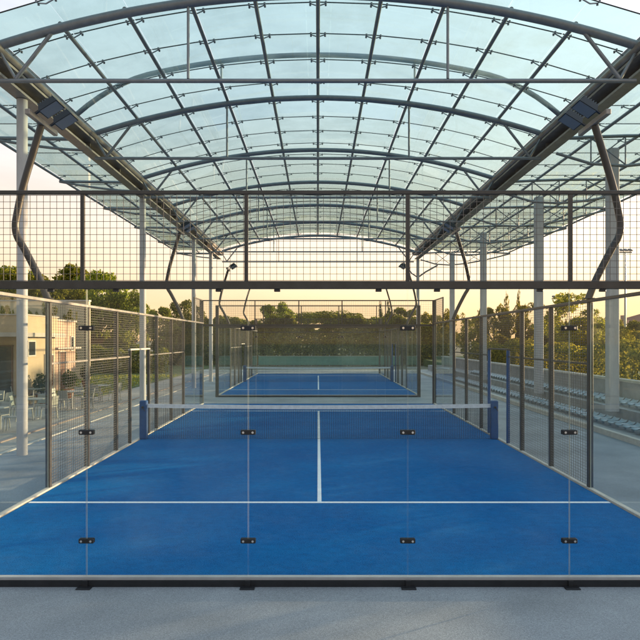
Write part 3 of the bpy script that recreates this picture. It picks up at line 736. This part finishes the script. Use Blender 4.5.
def tree(kind, x, y, h, w, leafm, lab, name, cat, group, var=0, z=GZ):
    t = thing(name, lab, cat, (x, y, z), group, random.uniform(0, 6.28))
    key = (kind, var, leafm)
    if key not in lib:
        n = {'round': 11000, 'umbrella': 11000, 'cypress': 3000, 'sparse': 7000}[kind]; s = {'round': 0.019, 'umbrella': 0.015, 'cypress': 0.04, 'sparse': 0.017}[kind]
        st = random.getstate()
        c = crown(kind, 100+var*7+len(kind), n, s).build('crown', M[leafm]); k = trunk(5+var).build('trunk', M['bark']); random.setstate(st)
        lib[key] = (c, k); used = False
    else:
        c = lib[key][0].copy(); k = lib[key][1].copy(); C.objects.link(c); C.objects.link(k)
    c.parent = t; k.parent = t
    lift = {'round': 0.06, 'umbrella': 0.25, 'cypress': 0.0, 'sparse': 0.1}[kind]
    c.scale = (w, w, h*(1-lift)); c.location = (0, 0, h*lift); k.scale = (min(w, h*0.5), min(w, h*0.5), h*0.95)
    return t
T = [
    (-31.5, 66.0, 10.9, 7.5, 'round', 'large, behind the two left ones'), (-23.4, 56.0, 8.8, 6.5, 'round', 'between the tallest one and the annex'),
    (-33.7, 62.0, 9.75, 6.78, 'round', 'at the far left'), (-27.7, 58.0, 9.6, 7.0, 'round', 'behind the cream wall, third from the left'), (-31.2, 60.0, 9.4, 6.0, 'round', 'behind the cream wall, second from the left'),
    (-25.0, 66.0, 11.2, 7.6, 'round', 'tallest of those behind the clubhouse'), (-21.1, 62.0, 9.9, 7.2, 'round', 'just right of the annex'), (-17.9, 60.0, 7.9, 4.2, 'round', 'at the right end of the big left clump'),
    (-17.3, 70.0, 6.83, 4.3, 'round', 'left half of the low rounded pair'), (-15.4, 74.0, 7.17, 4.6, 'round', 'right half of the low rounded pair'), (-14.5, 80.0, 5.53, 3.6, 'round', 'low, just left of the far court corner'),
    (-12.3, 82.0, 5.86, 3.5, 'round', 'seen past the left floodlight pole of the far court'), (-10.5, 86.0, 5.47, 3.9, 'round', 'low, between two far floodlight poles'),
    (-5.4, 84.0, 7.50, 5.8, 'round', 'rounded, left of the umbrella pine'), (1.4, 92.0, 7.3, 11.5, 'umbrella', 'centred behind the courts'),
    (8.9, 95.0, 6.05, 6.4, 'round', 'just right of the umbrella pine'), (9.4, 96.0, 8.18, 1.3, 'cypress', 'left one of the central pair'), (10.7, 97.0, 8.39, 1.2, 'cypress', 'right one of the central pair'),
    (11.8, 90.0, 7.14, 6.2, 'round', 'rounded, behind the far right court corner'), (16.1, 92.0, 6.52, 4.8, 'round', 'beside the far right light pole'),
    (14.7, 70.0, 5.62, 3.9, 'sparse', 'thin, by the far right columns'), (15.1, 62.0, 4.91, 3.0, 'round', 'low, between the far right columns'),
    (15.4, 56.0, 5.67, 3.6, 'round', 'rounded, between the second and third right columns'), (17.7, 60.0, 6.90, 0.9, 'cypress', 'left one of the right pair'), (19.1, 61.0, 7.16, 0.9, 'cypress', 'right one of the right pair'),
    (17.8, 55.0, 5.70, 3.2, 'sparse', 'thin, just left of the second right column'), (18.6, 48.0, 5.9, 5.0, 'sparse', 'thin, widest, right of the second right column'),
    (19.2, 46.0, 4.36, 3.0, 'round', 'low, left of the nearest right column'), (27.4, 60.0, 4.3, 4.2, 'round', 'low, right of the nearest right column'), (29.2, 58.0, 4.5, 4.6, 'round', 'at the far right edge of view'),
    (20.6, 58.0, 4.6, 3.6, 'round', 'low, behind the thin widest tree'), (5.8, 100.0, 5.59, 5.2, 'round', 'low, behind the umbrella pine'), (-9.4, 95.0, 5.45, 5.0, 'round', 'low, far behind the left court corner'),
    (24.0, 66.0, 5.2, 4.6, 'round', 'low, beyond the nearest right column'), (12.6, 78.0, 4.9, 4.4, 'round', 'low, just behind the far court'), (22.6, 50.0, 4.2, 3.6, 'sparse', 'thin, low, near the bleacher hedge')]
for i, (x, y, h, w, k, where) in enumerate(T):
    lm = 'leafB' if x > 13 else ('leafC' if k == 'cypress' else 'leafA')
    nm = {'round': ('broadleaf_tree', 'bushy green tree'), 'umbrella': ('umbrella_pine', 'wide flat-topped umbrella pine'), 'cypress': ('cypress', 'slender dark cypress'), 'sparse': ('broadleaf_tree', 'loose yellow-green tree')}[k]
    tree(k, x, y, h*(0.97 if i < 9 else 1.05)-GZ, w*1.1, lm, '%s %s' % (nm[1], where), nm[0], 'tree', 'trees beyond the courts', i % 3)
# hedges: dense leaf masses with uneven tops
def hedge(x0, y0, x1, y1, z0, h, wd, n, s, leafm, lab):
    b = MB(); L = math.hypot(x1-x0, y1-y0); dx, dy = (x1-x0)/L, (y1-y0)/L
    ph = [random.uniform(0, 6.28) for _ in range(4)]
    for i in range(n):
        u = random.uniform(0, L)
        top = h*(0.86+0.09*math.sin(u*0.9+ph[0])+0.05*math.sin(u*3.1+ph[1])+0.05*math.sin(u*0.5+ph[2]))
        if random.random() < 0.75:
            v = random.choice((-1, 1))*wd/2*random.uniform(0.75, 1.08); z = random.uniform(0.02, 1)*top
        else: v = random.uniform(-wd/2, wd/2); z = top*random.uniform(0.92, 1.07)
        leaf(b, Vector((x0+dx*u-dy*v, y0+dy*u+dx*v, z0+z)), s)
    # dark twiggy core
    c = MB(); nn = max(3, int(L/0.8))
    for i in range(nn):
        u = (i+0.5)*L/nn; px, py = x0+dx*u, y0+dy*u
        c.tube([(px, py, z0), (px+random.uniform(-.1,.1), py, z0+h*0.4), (px+random.uniform(-.25,.25), py, z0+h*0.8)], [0.06, 0.05, 0.02], 6)
    t = thing('hedge', lab, 'hedge', (0, 0, 0), 'clipped hedges')
    b.build('foliage', M[leafm], t); c.build('stems', M['bark'], t)
hedge(-17, 73, 15, 73, GZ, 5.5, 2.4, 64000, 0.15, 'leafA', 'tall green hedge closing the view behind the far court')
hedge(13.1, 14, 13.1, 52, 0.55, 2.1, 1.2, 30000, 0.085, 'leafB', 'yellow-green hedge running along behind the bleacher wall')
hedge(-26, 55, -13, 55, GZ, 2.2, 1.2, 12000, 0.10, 'leafA', 'low green hedge at the back of the lawn')
hedge(14, 50, 34, 54, 0.5, 2.9, 1.4, 22000, 0.11, 'leafB', 'hedge of yellow-green shrubs crossing the grass bank on the right')
# roof terrace shrubs in front of the cream wall, potted plants
for i, (x, y, h, w) in enumerate(((-21.6, 44.5, 5.2, 1.5), (-20.1, 44.7, 5.0, 1.6), (-18.6, 44.3, 5.3, 1.3), (-17.3, 44.6, 4.9, 1.3))):
    tree('sparse', x, y, h, w, 'leafA', 'thin shrub against the cream wall, %s from the left' % ('first', 'second', 'third', 'fourth')[i], 'shrub', 'shrub', 'shrubs along the cream wall', i % 3)
for i, (x, y, w) in enumerate(((-12.4, 28.7, 'under the small clubhouse window'), (-12.4, 31.9, 'at the far corner of the clubhouse'), (-14.0, 38.6, 'at the far end of the annex'), (-14.9, 27.5, 'between the clubhouse pillars'))):
    t = thing('potted_plant', 'dark leafy plant in a terracotta pot %s' % w, 'potted plant', (x, y, GZ), 'potted plants on the terrace')
    b = MB(); b.tube([(0,0,0),(0,0,.08),(0,0,.4),(0,0,.44)], [.16,.18,.24,.25], 14); b.build('pot', M['pot'], t)
    b = MB()
    for k in range(500): 
        d = Vector((random.gauss(0,1), random.gauss(0,1), random.gauss(0,1))).normalized()*random.random()**0.4
        leaf(b, Vector((d.x*.38, d.y*.38, .95+d.z*.45)), .06)
    b.tube([(0,0,.4),(0,0,.9)], .02, 6); b.build('foliage', M['leafC'], t)

# far windscreen fence, floodlight masts
t = thing('windscreen_fence', 'low green windscreen fence beyond the far court', 'fence', (0, 0, 0))
b = MB(); b.box(-6.5, 9, 69.98, 70.02, 0.05, 1.0); b.build('screen', M['teal'], t)
for i in range(9):
    x = -6.5+i*15.5/8; b = MB(); b.tube([(x, 70.06, GZ), (x, 70.06, 1.15)], 0.035, 8); b.build('post', M['rail'], t)
b = MB(); b.box(-6.5, 9, 69.96, 70.0-0.022, 1.0, 1.04); b.build('rail', M['kerb'], t)
for (x, y, h, lab) in ((33.6, 70, 12.3, 'tall thin floodlight mast at the far right beyond the hedge'), (28.5, 76, 7.6, 'short thin mast left of the tall floodlight mast')):
    t = thing('light_mast', lab, 'light mast', (x, y, 0.4), 'masts beyond the grass bank')
    b = MB(); b.tube([(0,0,0),(0,0,h-0.4)], [0.14, 0.08], 10); b.build('mast', M['rail'], t)
    b = MB(); b.bbox(-0.75, 0.75, -0.08, 0.08, h-0.4, h-0.25, 0.02)
    b.build('crossbar', M['rail'], t)
    for dx in (-0.5, 0.0, 0.5):
        b = MB(); b.add([(dx-.2,-.35,h-.24),(dx+.2,-.35,h-.24),(dx+.2,.15,h-.1),(dx-.2,.15,h-.1),(dx-.15,-.3,h-.1),(dx+.15,-.3,h-.1),(dx+.15,.1,h+.08),(dx-.15,.1,h+.08)], FC); b.build('floodlight', M['black'], t)
